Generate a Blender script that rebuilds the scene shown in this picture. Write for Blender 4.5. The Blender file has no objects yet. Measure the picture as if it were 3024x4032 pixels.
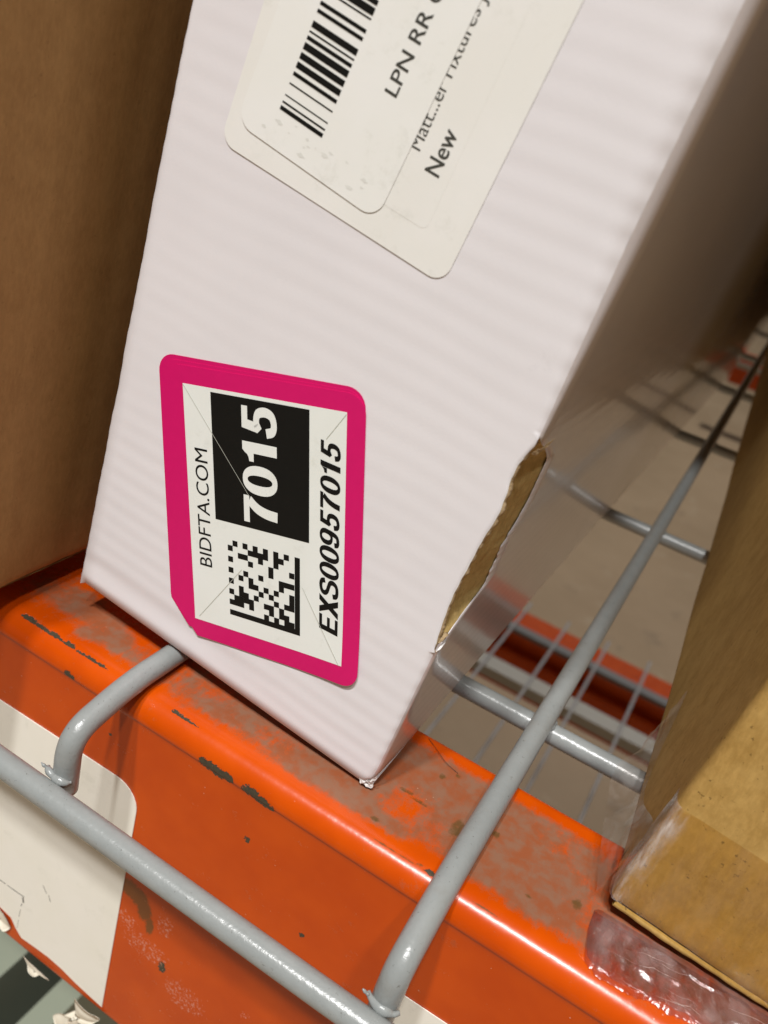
import bpy, math, random
import numpy as np
from mathutils import Vector, Matrix, noise as mnoise

# ------------------------------------------------------------------ scene, camera, light
scene = bpy.context.scene
COL = scene.collection
MM = 0.001

cam_data = bpy.data.cameras.new("camera")
cam = bpy.data.objects.new("camera", cam_data)
COL.objects.link(cam)
CAM_POS = (0.07368609, -0.09398555, 0.10606043)
right = Vector((0.85193066, 0.46263982, 0.24531315))
down = Vector((0.41194481, -0.30288636, -0.85939591))
fwd = Vector((-0.32328877, 0.8332012, -0.44862025))
m3 = Matrix((right, -down, -fwd)).transposed()
cam.matrix_world = Matrix.Translation(CAM_POS) @ m3.to_4x4()
cam_data.sensor_fit = 'AUTO'
cam_data.sensor_width = 36.0
cam_data.lens = 36.0 * 3325.464 / 4032.0
cam_data.clip_start = 0.005
cam_data.clip_end = 60.0
cam_data.dof.use_dof = True
cam_data.dof.focus_distance = 0.137
cam_data.dof.aperture_fstop = 27.0
scene.camera = cam

world = bpy.data.worlds.new("World")
scene.world = world
world.use_nodes = True
bg = world.node_tree.nodes["Background"]
bg.inputs["Color"].default_value = (1.0, 0.97, 0.94, 1.0)
bg.inputs["Strength"].default_value = 0.11

scene.view_settings.view_transform = 'Standard'
scene.view_settings.look = 'None'
scene.view_settings.exposure = 0.0
scene.view_settings.gamma = 1.0
scene.view_settings.use_curve_mapping = False


def ceiling_lamp(x, y, z, power, size=0.24, color=(1.0, 0.985, 0.965)):
    ld = bpy.data.lights.new("ceiling_lamp", 'AREA')
    ld.shape = 'DISK'
    ld.size = size
    ld.energy = power
    ld.color = color
    lo = bpy.data.objects.new("ceiling_lamp", ld)
    COL.objects.link(lo)
    lo.location = (x, y, z)
    d = Vector((0, 0, 0)) - Vector((x, y, z))
    lo.rotation_euler = d.to_track_quat('-Z', 'Y').to_euler()
    lo["kind"] = "structure"


# high-bay lamps over the aisle in front of the rack, one over the aisle behind it
ceiling_lamp(-0.35, -2.3, 4.0, 115)
ceiling_lamp(0.30, -2.0, 4.0, 125)
ceiling_lamp(1.2, -2.4, 4.0, 65)
ceiling_lamp(0.3, 3.6, 4.2, 150)

# ------------------------------------------------------------------ helpers
BASES = {}


def tag(o, label=None, cat=None, group=None, kind=None):
    if label: o["label"] = label
    if cat: o["category"] = cat
    if group: o["group"] = group
    if kind: o["kind"] = kind
    return o


def thing(name, base, label, cat, group=None):
    o = bpy.data.objects.new(name, None)
    o.empty_display_size = 0.02
    COL.objects.link(o)
    o.location = base
    BASES[o.name] = np.array(base, float)
    o["label"] = label
    o["category"] = cat
    if group: o["group"] = group
    return o


def mesh(name, V, F, mat, parent=None, smooth=False, attrs=None, base=None):
    """link verts (world metres) and faces as one mesh object under parent"""
    V = np.asarray(V, float)
    if parent is not None:
        b = BASES[parent.name]
    elif base is not None:
        b = np.array(base, float)
    else:
        b = np.zeros(3)
    me = bpy.data.meshes.new(name)
    me.from_pydata((V - b).tolist(), [], [tuple(int(i) for i in f) for f in F])
    if attrs:
        for k, a in attrs.items():
            at = me.attributes.new(k, 'FLOAT', 'POINT')
            at.data.foreach_set("value", np.asarray(a, np.float32))
    me.update()
    if smooth:
        me.polygons.foreach_set("use_smooth", [True] * len(me.polygons))
    me.materials.append(mat)
    o = bpy.data.objects.new(name, me)
    COL.objects.link(o)
    if parent is not None:
        o.parent = parent
    else:
        o.location = b
    BASES[o.name] = b
    return o


def grid_faces(nu, nv, off=0):
    F = []
    for i in range(nu - 1):
        a = off + i * nv
        for j in range(nv - 1):
            F.append((a + j, a + nv + j, a + nv + j + 1, a + j + 1))
    return F


def vnoise(P, scale, seed=0.0):
    return np.array([mnoise.noise(Vector((x * scale + seed, y * scale + seed * 1.7, z * scale - seed))) for x, y, z in P])


def smooth_path(pts, n=8):
    P = [np.array(p, float) for p in pts]
    P = [2 * P[0] - P[1]] + P + [2 * P[-1] - P[-2]]
    out = []
    for i in range(1, len(P) - 2):
        for k in range(n):
            t = k / n
            a, b, c, d = P[i - 1], P[i], P[i + 1], P[i + 2]
            out.append(0.5 * ((2 * b) + (-a + c) * t + (2 * a - 5 * b + 4 * c - d) * t * t + (-a + 3 * b - 3 * c + d) * t ** 3))
    out.append(P[-2])
    return out


def tube_geo(path, r, seg=20, rfun=None, cap=True, jit=0.0):
    path = [np.array(p, float) for p in path]
    V, F = [], []
    up = np.array([0.3, 0.1, 1.0])
    prev = None
    for i, p in enumerate(path):
        t = path[min(i + 1, len(path) - 1)] - path[max(i - 1, 0)]
        t = t / (np.linalg.norm(t) + 1e-12)
        if prev is None:
            a = np.cross(t, up)
            if np.linalg.norm(a) < 1e-3: a = np.cross(t, [1, 0, 0])
        else:
            a = prev - t * np.dot(prev, t)
        a = a / np.linalg.norm(a)
        prev = a
        b = np.cross(t, a)
        rr = r if rfun is None else rfun(i / (len(path) - 1))
        for k in range(seg):
            th = 2 * math.pi * k / seg
            V.append(p + rr * (math.cos(th) * a + math.sin(th) * b))
    n = len(path)
    for i in range(n - 1):
        for k in range(seg):
            F.append((i * seg + k, i * seg + (k + 1) % seg, (i + 1) * seg + (k + 1) % seg, (i + 1) * seg + k))
    if cap:
        F.append(tuple(range(seg))[::-1])
        F.append(tuple((n - 1) * seg + k for k in range(seg)))
    return np.array(V), F


def box_geo(x0, x1, y0, y1, z0, z1):
    V = [(x, y, z) for x in (x0, x1) for y in (y0, y1) for z in (z0, z1)]
    F = [(0, 1, 3, 2), (4, 6, 7, 5), (0, 4, 5, 1), (2, 3, 7, 6), (0, 2, 6, 4), (1, 5, 7, 3)]
    return V, F


# ------------------------------------------------------------------ materials
def lin(c):
    return tuple(c) + (1.0,)


class Mat:
    def __init__(self, name):
        self.m = bpy.data.materials.new(name)
        self.m.use_nodes = True
        self.t = self.m.node_tree
        self.n = self.t.nodes
        self.p = self.n["Principled BSDF"]
        self.out = self.n["Material Output"]

    def link(self, a, b):
        self.t.links.new(a, b)

    def coord(self, scale=(1, 1, 1)):
        tc = self.n.new("ShaderNodeTexCoord")
        mp = self.n.new("ShaderNodeMapping")
        mp.inputs["Scale"].default_value = scale
        self.link(tc.outputs["Object"], mp.inputs["Vector"])
        return mp.outputs["Vector"]

    def noise(self, scale, detail=4, rough=0.55, vec=None):
        t = self.n.new("ShaderNodeTexNoise")
        t.inputs["Scale"].default_value = scale
        t.inputs["Detail"].default_value = detail
        t.inputs["Roughness"].default_value = rough
        self.link(vec if vec is not None else self.coord(), t.inputs["Vector"])
        return t.outputs["Fac"]

    def ramp(self, fac, a, b, lo=(0, 0, 0), hi=(1, 1, 1)):
        r = self.n.new("ShaderNodeValToRGB")
        r.color_ramp.elements[0].position = a
        r.color_ramp.elements[1].position = b
        r.color_ramp.elements[0].color = lin(lo)
        r.color_ramp.elements[1].color = lin(hi)
        self.link(fac, r.inputs["Fac"])
        return r.outputs["Color"]

    def math(self, op, a, b=None, clamp=False):
        n = self.n.new("ShaderNodeMath")
        n.operation = op
        n.use_clamp = clamp
        for i, v in enumerate((a, b)):
            if v is None: continue
            if isinstance(v, (int, float)): n.inputs[i].default_value = v
            else: self.link(v, n.inputs[i])
        return n.outputs[0]

    def step(self, v, lo, hi):
        n = self.n.new("ShaderNodeMapRange")
        n.interpolation_type = 'SMOOTHSTEP'
        n.inputs["From Min"].default_value = lo
        n.inputs["From Max"].default_value = hi
        self.link(v, n.inputs["Value"])
        return n.outputs["Result"]

    def mix(self, fac, a, b):
        n = self.n.new("ShaderNodeMix")
        n.data_type = 'RGBA'
        if isinstance(fac, (int, float)): n.inputs[0].default_value = fac
        else: self.link(fac, n.inputs[0])
        for i, v in ((6, a), (7, b)):
            if isinstance(v, tuple): n.inputs[i].default_value = lin(v)
            else: self.link(v, n.inputs[i])
        return n.outputs[2]

    def attr(self, name):
        a = self.n.new("ShaderNodeAttribute")
        a.attribute_name = name
        return a.outputs["Fac"]

    def bump(self, h, strength, dist):
        b = self.n.new("ShaderNodeBump")
        b.inputs["Strength"].default_value = strength
        b.inputs["Distance"].default_value = dist
        self.link(h, b.inputs["Height"])
        self.link(b.outputs["Normal"], self.p.inputs["Normal"])
        return b

    def set(self, color=None, rough=None, spec=None, metal=None, coat=None, coat_rough=None):
        p = self.p.inputs
        if color is not None:
            if isinstance(color, tuple): p["Base Color"].default_value = lin(color)
            else: self.link(color, p["Base Color"])
        if rough is not None:
            if isinstance(rough, (int, float)): p["Roughness"].default_value = rough
            else: self.link(rough, p["Roughness"])
        if spec is not None: p["Specular IOR Level"].default_value = spec
        if metal is not None: p["Metallic"].default_value = metal
        if coat is not None: p["Coat Weight"].default_value = coat
        if coat_rough is not None: p["Coat Roughness"].default_value = coat_rough
        return self


def mat_simple(name, color, rough=0.5, var=0.06, scale=900, spec=0.5, bump=0.0):
    M = Mat(name)
    f = M.noise(scale, 4)
    d = tuple(max(0.0, c * (1 - var * 2)) for c in color)
    h = tuple(min(1.0, c * (1 + var)) for c in color)
    M.set(M.mix(f, d, h), rough, spec)
    if bump: M.bump(f, bump, 0.0002)
    return M.m


def mat_orange():
    M = Mat("orange_rack_paint")
    vec = M.coord((1, 1, 1))
    big = M.noise(60, 3, 0.6, vec)
    base = M.mix(M.step(big, 0.3, 0.7), (0.49, 0.055, 0.0003), (0.56, 0.070, 0.0005))
    # worn, dusty patches on the bearing surface
    n1 = M.noise(190, 7, 0.7, M.coord((0.7, 1.15, 1.0)))
    n2 = M.noise(900, 4, 0.6, M.coord((1.0, 0.35, 1.0)))
    w = M.math('ADD', M.attr("wear"), M.math('MULTIPLY', M.math('SUBTRACT', n1, 0.5), 1.5))
    w = M.math('ADD', w, M.math('MULTIPLY', M.math('SUBTRACT', n2, 0.5), 0.9))
    w = M.math('ADD', w, M.math('MULTIPLY', M.math('SUBTRACT', M.noise(3200, 3, 0.7, vec), 0.5), 0.5))
    wm = M.math('MULTIPLY', M.step(w, 0.16, 0.86), 0.84)
    wcol = M.mix(M.step(M.noise(330, 5, 0.6, vec), 0.35, 0.65), (0.225, 0.082, 0.036), (0.19, 0.125, 0.08))
    c = M.mix(wm, base, wcol)
    # bare metal where the paint is chipped off
    n3 = M.noise(1500, 4, 0.65, vec)
    ch = M.math('ADD', M.attr("chip"), M.math('MULTIPLY', M.math('SUBTRACT', n3, 0.5), 2.6))
    chm = M.step(ch, 0.22, 0.34)
    c = M.mix(chm, c, M.mix(M.noise(2500, 3), (0.022, 0.022, 0.019), (0.085, 0.07, 0.04)))
    # brown scrape
    sc = M.math('ADD', M.attr("scrape"), M.math('MULTIPLY', M.math('SUBTRACT', n3, 0.5), 1.3))
    scm = M.math('MULTIPLY', M.step(sc, 0.05, 0.65), 0.8)
    c = M.mix(scm, c, (0.10, 0.055, 0.014))
    # pale adhesive residue
    n4 = M.noise(1300, 5, 0.75, vec)
    rs = M.math('ADD', M.attr("resid"), M.math('MULTIPLY', M.math('SUBTRACT', n4, 0.5), 3.2))
    rsm = M.math('MULTIPLY', M.step(rs, 0.75, 1.1), 0.75)
    c = M.mix(rsm, c, (0.62, 0.30, 0.22))
    # fine dust specks
    dv = M.n.new("ShaderNodeTexVoronoi")
    dv.inputs["Scale"].default_value = 420
    M.link(vec, dv.inputs["Vector"])
    sp = M.math('LESS_THAN', dv.outputs["Distance"], 0.055)
    sp = M.math('MULTIPLY', sp, M.step(M.noise(130, 2, 0.5, vec), 0.55, 0.6))
    c = M.mix(M.math('MULTIPLY', sp, 0.6), c, (0.6, 0.42, 0.3))
    r = M.math('ADD', M.math('MULTIPLY', wm, 0.30), 0.24)
    r = M.math('ADD', r, M.math('MULTIPLY', M.math('SUBTRACT', n1, 0.5), 0.12))
    M.set(c, r, 0.34)
    h = M.math('SUBTRACT', M.math('MULTIPLY', M.noise(500, 3, 0.5, vec), 0.35), M.math('MULTIPLY', chm, 0.8))
    h = M.math('ADD', h, M.math('MULTIPLY', n2, M.math('MULTIPLY', wm, 0.25)))
    M.bump(h, 0.55, 0.00016)
    return M.m


def mat_wire():
    M = Mat("grey_wire_paint")
    f = M.noise(300, 3)
    c = M.mix(f, (0.235, 0.250, 0.245), (0.290, 0.305, 0.298))
    d = M.noise(1400, 5, 0.7)
    c = M.mix(M.math('MULTIPLY', M.step(d, 0.63, 0.70), 0.75), c, (0.09, 0.085, 0.075))
    c = M.mix(M.math('MULTIPLY', M.step(M.noise(120, 4, 0.7), 0.55, 0.75), 0.25), c, (0.22, 0.20, 0.17))
    M.set(c, 0.27, 0.5)
    M.bump(M.noise(1150, 3, 0.6), 0.35, 0.00022)
    return M.m


def mat_white_card(name, rough, base, spec=0.4, coat=0.0):
    M = Mat(name)
    big = M.noise(45, 3)
    c = M.mix(M.step(big, 0.3, 0.7), base, tuple(b * 0.97 for b in base))
    sp = M.noise(900, 6, 0.8)
    c = M.mix(M.math('MULTIPLY', M.step(sp, 0.71, 0.78), 0.4), c, (0.36, 0.34, 0.33))
    sm = M.math('MULTIPLY', M.step(M.noise(110, 6, 0.75), 0.62, 0.80), M.step(M.noise(28, 2), 0.48, 0.6))
    c = M.mix(M.math('MULTIPLY', sm, 0.22), c, (0.40, 0.38, 0.37))
    M.set(c, rough, spec, coat=coat, coat_rough=0.06)
    M.bump(M.noise(2600, 3), 0.12, 0.00008)
    return M.m


def mat_kraft(name, a, b, rough=0.75, fleck=0.5, scale=1.0):
    M = Mat(name)
    vec = M.coord()
    f1 = M.noise(140 * scale, 6, 0.7, vec)
    f2 = M.noise(1500 * scale, 4, 0.7, M.coord((1, 1, 0.35)))
    c = M.mix(M.step(f1, 0.25, 0.75), a, b)
    c = M.mix(M.math('MULTIPLY', M.step(f2, 0.35, 0.75), 0.35), c, tuple(x * 1.35 for x in b))
    f3 = M.noise(1050 * scale, 3, 0.6, vec)
    c = M.mix(M.math('MULTIPLY', M.step(f3, 0.64, 0.72), fleck), c, tuple(x * 0.42 for x in a))
    M.set(c, rough, 0.3)
    M.bump(f2, 0.25, 0.0001)
    return M.m


def mat_film(name, white, tint=(0.93, 0.90, 0.86), attr=None, rough=0.12, gloss=0.16, streak=None, milky=(0.80, 0.72, 0.66), bumps=0.3, nscale=260):
    """thin clear plastic: mostly see-through, glossy, with a milky part"""
    M = Mat(name)
    n = M.n
    tr = n.new("ShaderNodeBsdfTransparent"); tr.inputs["Color"].default_value = lin(tint)
    gl = n.new("ShaderNodeBsdfGlossy"); gl.inputs["Roughness"].default_value = rough
    gl.inputs["Color"].default_value = (1, 1, 1, 1)
    df = n.new("ShaderNodeBsdfDiffuse"); df.inputs["Color"].default_value = lin(milky)
    lw = n.new("ShaderNodeLayerWeight"); lw.inputs["Blend"].default_value = 0.5
    m1 = n.new("ShaderNodeMixShader"); m2 = n.new("ShaderNodeMixShader")
    g = M.math('ADD', M.math('MULTIPLY', M.math('POWER', lw.outputs["Facing"], 3.5), 0.55), 0.035 + gloss * 0.3, True)
    M.link(g, m1.inputs[0]); M.link(tr.outputs[0], m1.inputs[1]); M.link(gl.outputs[0], m1.inputs[2])
    nz = M.noise(nscale, 4, 0.6, M.coord(streak or (1, 1, 1)))
    wf = M.math('MULTIPLY', M.step(nz, 0.35, 0.75), white)
    if attr:
        wf = M.math('MULTIPLY', wf, M.attr(attr))
    M.link(wf, m2.inputs[0]); M.link(m1.outputs[0], m2.inputs[1]); M.link(df.outputs[0], m2.inputs[2])
    M.link(m2.outputs[0], M.out.inputs["Surface"])
    bp = n.new("ShaderNodeBump"); bp.inputs["Strength"].default_value = bumps; bp.inputs["Distance"].default_value = 0.0004
    M.link(M.noise(420, 5, 0.65), bp.inputs["Height"])
    M.link(bp.outputs[0], gl.inputs["Normal"]); M.link(bp.outputs[0], df.inputs["Normal"])
    return M.m


def mat_label(name, base):
    M = Mat(name)
    big = M.noise(70, 4)
    c = M.mix(M.step(big, 0.3, 0.7), base, tuple(b * k for b, k in zip(base, (0.97, 0.97, 0.95))))
    sm = M.step(M.noise(160, 6, 0.75), 0.55, 0.75)
    c = M.mix(M.math('MULTIPLY', sm, 0.26), c, (0.50, 0.50, 0.42))
    M.set(c, 0.42, 0.35)
    return M.m


def mat_floor():
    M = Mat("concrete_floor")
    f = M.noise(2.2, 6, 0.65)
    c = M.mix(M.step(f, 0.3, 0.7), (0.31, 0.22, 0.13), (0.38, 0.275, 0.17))
    c = M.mix(M.math('MULTIPLY', M.step(M.noise(14, 6, 0.7), 0.58, 0.7), 0.35), c, (0.46, 0.38, 0.27))
    c = M.mix(M.math('MULTIPLY', M.step(M.noise(9, 5, 0.7), 0.60, 0.7), 0.4), c, (0.17, 0.13, 0.085))
    M.set(c, 0.6, 0.3)
    return M.m


ORANGE = mat_orange()
WIRE = mat_wire()
CARD_FRONT = mat_white_card("white_carton_front", 0.5, (0.79, 0.766, 0.785))
CARD_SIDE = mat_white_card("white_carton_gloss_side", 0.20, (0.74, 0.70, 0.71), 0.6, 0.5)
PAPER_EDGE = mat_simple("torn_paper_edge", (0.84, 0.82, 0.80), 0.8)
TORN_KRAFT = mat_kraft("torn_inner_kraft", (0.42, 0.285, 0.10), (0.58, 0.42, 0.17), 0.9, 0.6, 2.0)
TORN_EDGE = mat_kraft("torn_edge_kraft", (0.30, 0.21, 0.11), (0.48, 0.36, 0.21), 0.9, 0.7, 3.0)
KRAFT_LEFT = mat_kraft("brown_kraft", (0.33, 0.175, 0.06), (0.395, 0.22, 0.08), 0.7, 0.25)
KRAFT_RIGHT = mat_kraft("golden_kraft", (0.33, 0.19, 0.045), (0.46, 0.29, 0.09), 0.75, 0.75)
PINK = mat_simple("pink_label_print", (0.66, 0.006, 0.140), 0.42, 0.03, 700, 0.3)
WHITE_LABEL = mat_label("white_label_paper", (0.84, 0.87, 0.84))
CREAM_LABEL = mat_label("cream_label_paper", (0.855, 0.85, 0.82))
OVERLAY_LABEL = mat_label("overlay_label_paper", (0.87, 0.875, 0.85))
RACK_LABEL = mat_label("rack_label_vinyl", (0.86, 0.835, 0.755))
BLACK = mat_simple("black_print", (0.008, 0.008, 0.007), 0.6, 0.1, 900, 0.15)
FADED = mat_simple("faded_grey_print", (0.055, 0.055, 0.045), 0.6, 0.2, 5000)
SMUDGE = mat_simple("label_smudge", (0.77, 0.775, 0.73), 0.5)
SLIT = mat_simple("label_slit", (0.55, 0.57, 0.50), 0.4)
SCRAP = mat_simple("peeled_label_backing", (0.84, 0.78, 0.64), 0.7, 0.05, 400)
FLOOR = mat_floor()
SAGE = mat_simple("sage_grey_card", (0.26, 0.29, 0.22), 0.7, 0.08, 20)
DARK_BAR = mat_simple("dark_grey_bar", (0.13, 0.125, 0.12), 0.5, 0.05, 60)
PALE_WIRE = mat_simple("pale_galvanised_wire", (0.36, 0.35, 0.345), 0.4, 0.05, 60)
CHANNEL = mat_simple("pale_grey_channel", (0.36, 0.34, 0.29), 0.5, 0.05, 60)
FILM = mat_film("clear_stretch_film", 0.24, (0.84, 0.74, 0.74), "haze", 0.2, 0.06, (1.6, 0.7, 1), (0.58, 0.46, 0.44), 0.35, 120)
FILM_SIDE = mat_film("clear_film_flap", 0.13, (0.95, 0.93, 0.92), None, 0.2, 0.02, None, (0.6, 0.55, 0.5), 0.2)
TAPE = mat_film("clear_packing_tape", 0.85, (0.93, 0.86, 0.66), "haze", 0.16, 0.05, (1, 1, 0.3))
CREASE = mat_simple("film_crease_white", (0.62, 0.49, 0.44), 0.3, 0.05)
HAIR = mat_simple("hair_fibre", (0.03, 0.015, 0.008), 0.5)

# ------------------------------------------------------------------ the setting
V, F = box_geo(-6, 6, -5, 8, -0.82, -0.80)
tag(mesh("floor", V, F, FLOOR), "bare tan concrete warehouse floor seen through the rack", kind="structure")


# ------------------------------------------------------------------ orange shelf beam
def ellipse_field(A, B, blobs, grow=1.0):
    out = np.full(len(A), -1.0)
    for (a, b, ra, rb) in blobs:
        ra *= grow; rb *= grow
        out = np.maximum(out, 1 - ((A - a) / ra) ** 2 - ((B - b) / rb) ** 2)
    return np.clip(out, -1, 1)


def arc(cy, cz, r, a0, a1, n):
    return [(cy + r * math.cos(math.radians(a0 + (a1 - a0) * i / n)), cz + r * math.sin(math.radians(a0 + (a1 - a0) * i / n))) for i in range(n + 1)]


def line2(a, b, n):
    return [(a[0] + (b[0] - a[0]) * i / n, a[1] + (b[1] - a[1]) * i / n) for i in range(1, n + 1)]


def beam_profile():
    P = [(31.6, -92.0)]
    P += line2(P[-1], (3.6, -92.0), 6)
    P += arc(2.98, -89.4, 2.6, 270, 180, 7)
    P += line2(P[-1], (0.38, -5.3), 90)
    P += [(0.30, -4.95), (0.12, -4.7)]
    P += arc(4.5, -4.5, 4.5, 180, 90, 14)
    P += line2(P[-1], (29.4, 0.0), 44)
    P += arc(29.4, -2.2, 2.2, 90, 0, 6)[1:]
    P += line2(P[-1], (31.6, -60), 8)
    return P


shelf_beam = thing("shelf_beam", (0.03, 0.015, -0.0897),
                   "scuffed orange steel rack beam the white carton stands on", "rack beam")
prof = np.array(beam_profile())
xs = np.concatenate([np.linspace(-300, -44, 12), np.arange(-42, 132, 0.6), np.linspace(134, 420, 12)])
nP = len(prof)
VX = np.repeat(xs, nP)
VY = np.tile(prof[:, 0], len(xs))
VZ = np.tile(prof[:, 1], len(xs))
top = VZ > -0.6
chips_top = [(-27.3, 2.1, 2.2, .8), (-24.3, 2.4, 1.2, .4), (-20.8, 2.1, 1.9, .7), (-18.9, 1.7, 1.0, .4), (-17, 2.3, 1.4, .5),
             (-13.8, 1.5, 1.1, .5), (-8.9, 2.3, .9, .4), (-8.6, -.0, .7, .7), (-6.2, 1.3, .6, .4), (-22.5, 2.3, 4.5, .35), (-12, 2.4, 4, .25),
             (8.7, 2.5, 1.0, .3), (11, 2.4, 2.5, .25), (49.8, 14.9, 1.8, .5), (52.4, 14.3, 2.2, .5), (60.7, 1.9, 1.5, .8), (60.3, 13.5, 1.4, 2.4),
             (53.2, 22.6, .8, .8), (55.5, 24.7, .7, .6), (48.3, 5.8, 1.1, .6), (55.9, 2.4, 2.2, .4), (37.6, .8, .5, .3), (52, 2.6, 3, .25), (70, 2.5, 3, .25),
             (66, 17, 1.0, .9), (82, 13, 1.0, 1.2), (58.5, 2.9, .7, .3), (61.5, 3.0, .4, .3), (75, 9, .7, .5)]
chips_front = [(18.8, -4.3, 1.6, .8), (21.0, -4.5, 1.7, .9), (22.8, -4.3, 1.1, .8), (27.9, -4.2, 1.6, .8), (30.3, -4.6, 1.7, .7), (31.8, -4.9, .9, .6),
               (-13.9, -4.2, 1.1, .5), (29.2, -15, .55, .5), (17.7, -62, .7, 1.2), (44, -28, .5, .5), (55, -41, .45, .5), (-3, -12, .4, .3)]
scuff_top = ellipse_field(VX, VY, [(p[0], p[1], p[2] * 1.1, p[3] * 1.3) for p in chips_top if p[0] > 40])
chips_left = [p for p in chips_top if p[0] <= 40 or p[:2] == (60.7, 1.9)]
chip = np.where(top & (VY < 29), ellipse_field(VX, VY, [(p[0], p[1] + .2, p[2] * 1.2, p[3] * 1.7) for p in chips_left]), -1.0)
frontm = VZ < -1.5
chip = np.where(frontm & (VY < 5), ellipse_field(VX, VZ, chips_front, 1.6), chip)
tnoise = vnoise(np.stack([VX, VY, VZ], 1) * 0.06, 1.0, 3.1)
band = np.clip((VY - 3.6) / 3.5, 0, 1) * np.clip((28.2 - VY) / 2.5, 0, 1) * (VZ > -0.5)
side_w = np.clip((VX + 8) / 14, 0, 1)
wear = band * (side_w * 0.62 + 0.16 + 0.35 * tnoise)
for (a, b, ra, rb, s) in [(-17.2, 7.3, 2.4, 2.2, .55), (-11.2, 8.6, 4.2, 2.6, .75), (-26, 12.5, 9, 4.6, .8), (-18, 12.5, 5, 2.6, .5), (33, 6.0, 4, 1.7, .7),
                          (44.5, 6.4, 4.5, 1.6, .8), (52.5, 6.0, 3, 1.5, .5), (50, 22, 9, 6, .4), (68, 15, 7, 8, .35), (76, 9, 6, 4, .35), (52, 12, 3.5, 3, -.45), (62, 5.5, 7, 1.8, -.35), (40, 9, 5, 2, .3)]:
    wear += s * np.exp(-((VX - a) / ra) ** 2 - ((VY - b) / rb) ** 2) * (VZ > -0.5)
wear = np.clip(wear, 0, 1.2)
scrape = np.where(frontm, ellipse_field(VX, VZ, [(6.8, -46.8, 3.2, 3.0), (9.2, -47.4, 3.2, 3.2), (11.2, -50, 2.2, 3.6), (13.0, -53.2, 1.3, 3.0)]), -1)
scrape = np.where(top, np.maximum(scrape, scuff_top * 0.8 - 0.1), scrape)
resid = np.where(frontm, np.clip(ellipse_field(VX, VZ, [(7.2, -56, 4.5, 4.0), (16.5, -50, 3.2, 5), (13, -60, 9, 5), (24, -66, 8, 6), (38, -58, 2, 2)]), -1, .75), -1)
V = np.stack([VX, VY, VZ], 1) * MM
mesh("beam_body", V, grid_faces(len(xs), nP), ORANGE, shelf_beam, True, {"chip": chip, "wear": wear, "scrape": scrape, "resid": resid})


def plate_xz(name, pts, y, thick, mat, parent):
    """flat plate standing in the x-z plane (mm), facing -y"""
    n = len(pts)
    V = [(x * MM, y * MM, z * MM) for x, z in pts] + [(x * MM, (y + thick) * MM, z * MM) for x, z in pts]
    F = [tuple(range(n))] + [(i, n + i, n + (i + 1) % n, (i + 1) % n) for i in range(n)]
    return mesh(name, V, F, mat, parent)


def rounded(pts, radii, seg=7):
    out = []
    n = len(pts)
    for i in range(n):
        p = np.array(pts[i], float); r = radii[i]
        if r <= 0:
            out.append(tuple(p)); continue
        a = np.array(pts[i - 1], float) - p; b = np.array(pts[(i + 1) % n], float) - p
        la, lb = np.linalg.norm(a), np.linalg.norm(b); a /= la; b /= lb
        ang = math.acos(np.clip(a @ b, -1, 1)); d = min(r / math.tan(ang / 2), la * .49, lb * .49); rr = d * math.tan(ang / 2)
        c = p + (a + b) / np.linalg.norm(a + b) * (rr / math.sin(ang / 2))
        s = p + a * d - c; e = p + b * d - c
        for k in range(seg + 1):
            t = k / seg
            v = s * (1 - t) + e * t
            out.append(tuple(c + v / np.linalg.norm(v) * rr))
    return out


# white location labels on the beam face (the lower edge of the first one is torn)
lab = rounded([(-70, -22.4), (5.6, -20.3), (4.8, -88.4), (0.5, -87.9), (-3.4, -87.4), (-7.5, -86.5), (-11.6, -86.1), (-15.9, -86.4), (-20.4, -86.9),
               (-22.3, -85.2), (-24.1, -82.8), (-28.2, -82.1), (-70, -83)], [0, 5.5] + [0] * 11)
L1 = plate_xz("rack_label", lab, 0.16, 0.16, RACK_LABEL, shelf_beam)
tag(L1, "left white rack label with torn lower edge")
L2 = plate_xz("rack_label", rounded([(60.5, -25.3), (140, -23.2), (140, -86), (60.5, -87)], [4, 0, 0, 4]), 0.16, 0.16, RACK_LABEL, shelf_beam)
tag(L2, "right white rack label behind the front wire")
for (x0, z0, x1, z1, w) in [(-28.9, -73.2, -26.4, -73.05, .22), (-25.9, -73.0, -22.5, -72.75, .16), (-24.6, -72.95, -20.5, -72.6, .22), (-20.9, -73.0, -20.6, -74.6, .42),
                            (-21.0, -75.2, -21.2, -76.2, .18), (-21.3, -77.5, -21.6, -80.3, .10), (-21.7, -81.5, -21.9, -84.6, .08),
                            (-15.4, -64.3, -14.2, -66.0, .14), (-13.6, -66.0, -12.9, -67.6, .16)]:
    d = np.array([x1 - x0, z1 - z0]); d /= np.linalg.norm(d); nrm = np.array([-d[1], d[0]]) * w / 2
    pts = [(x0 + nrm[0], z0 + nrm[1]), (x0 - nrm[0], z0 - nrm[1]), (x1 - nrm[0], z1 - nrm[1]), (x1 + nrm[0], z1 + nrm[1])]
    plate_xz("printed_mark", pts, 0.13, 0.02, FADED, L1)


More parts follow.
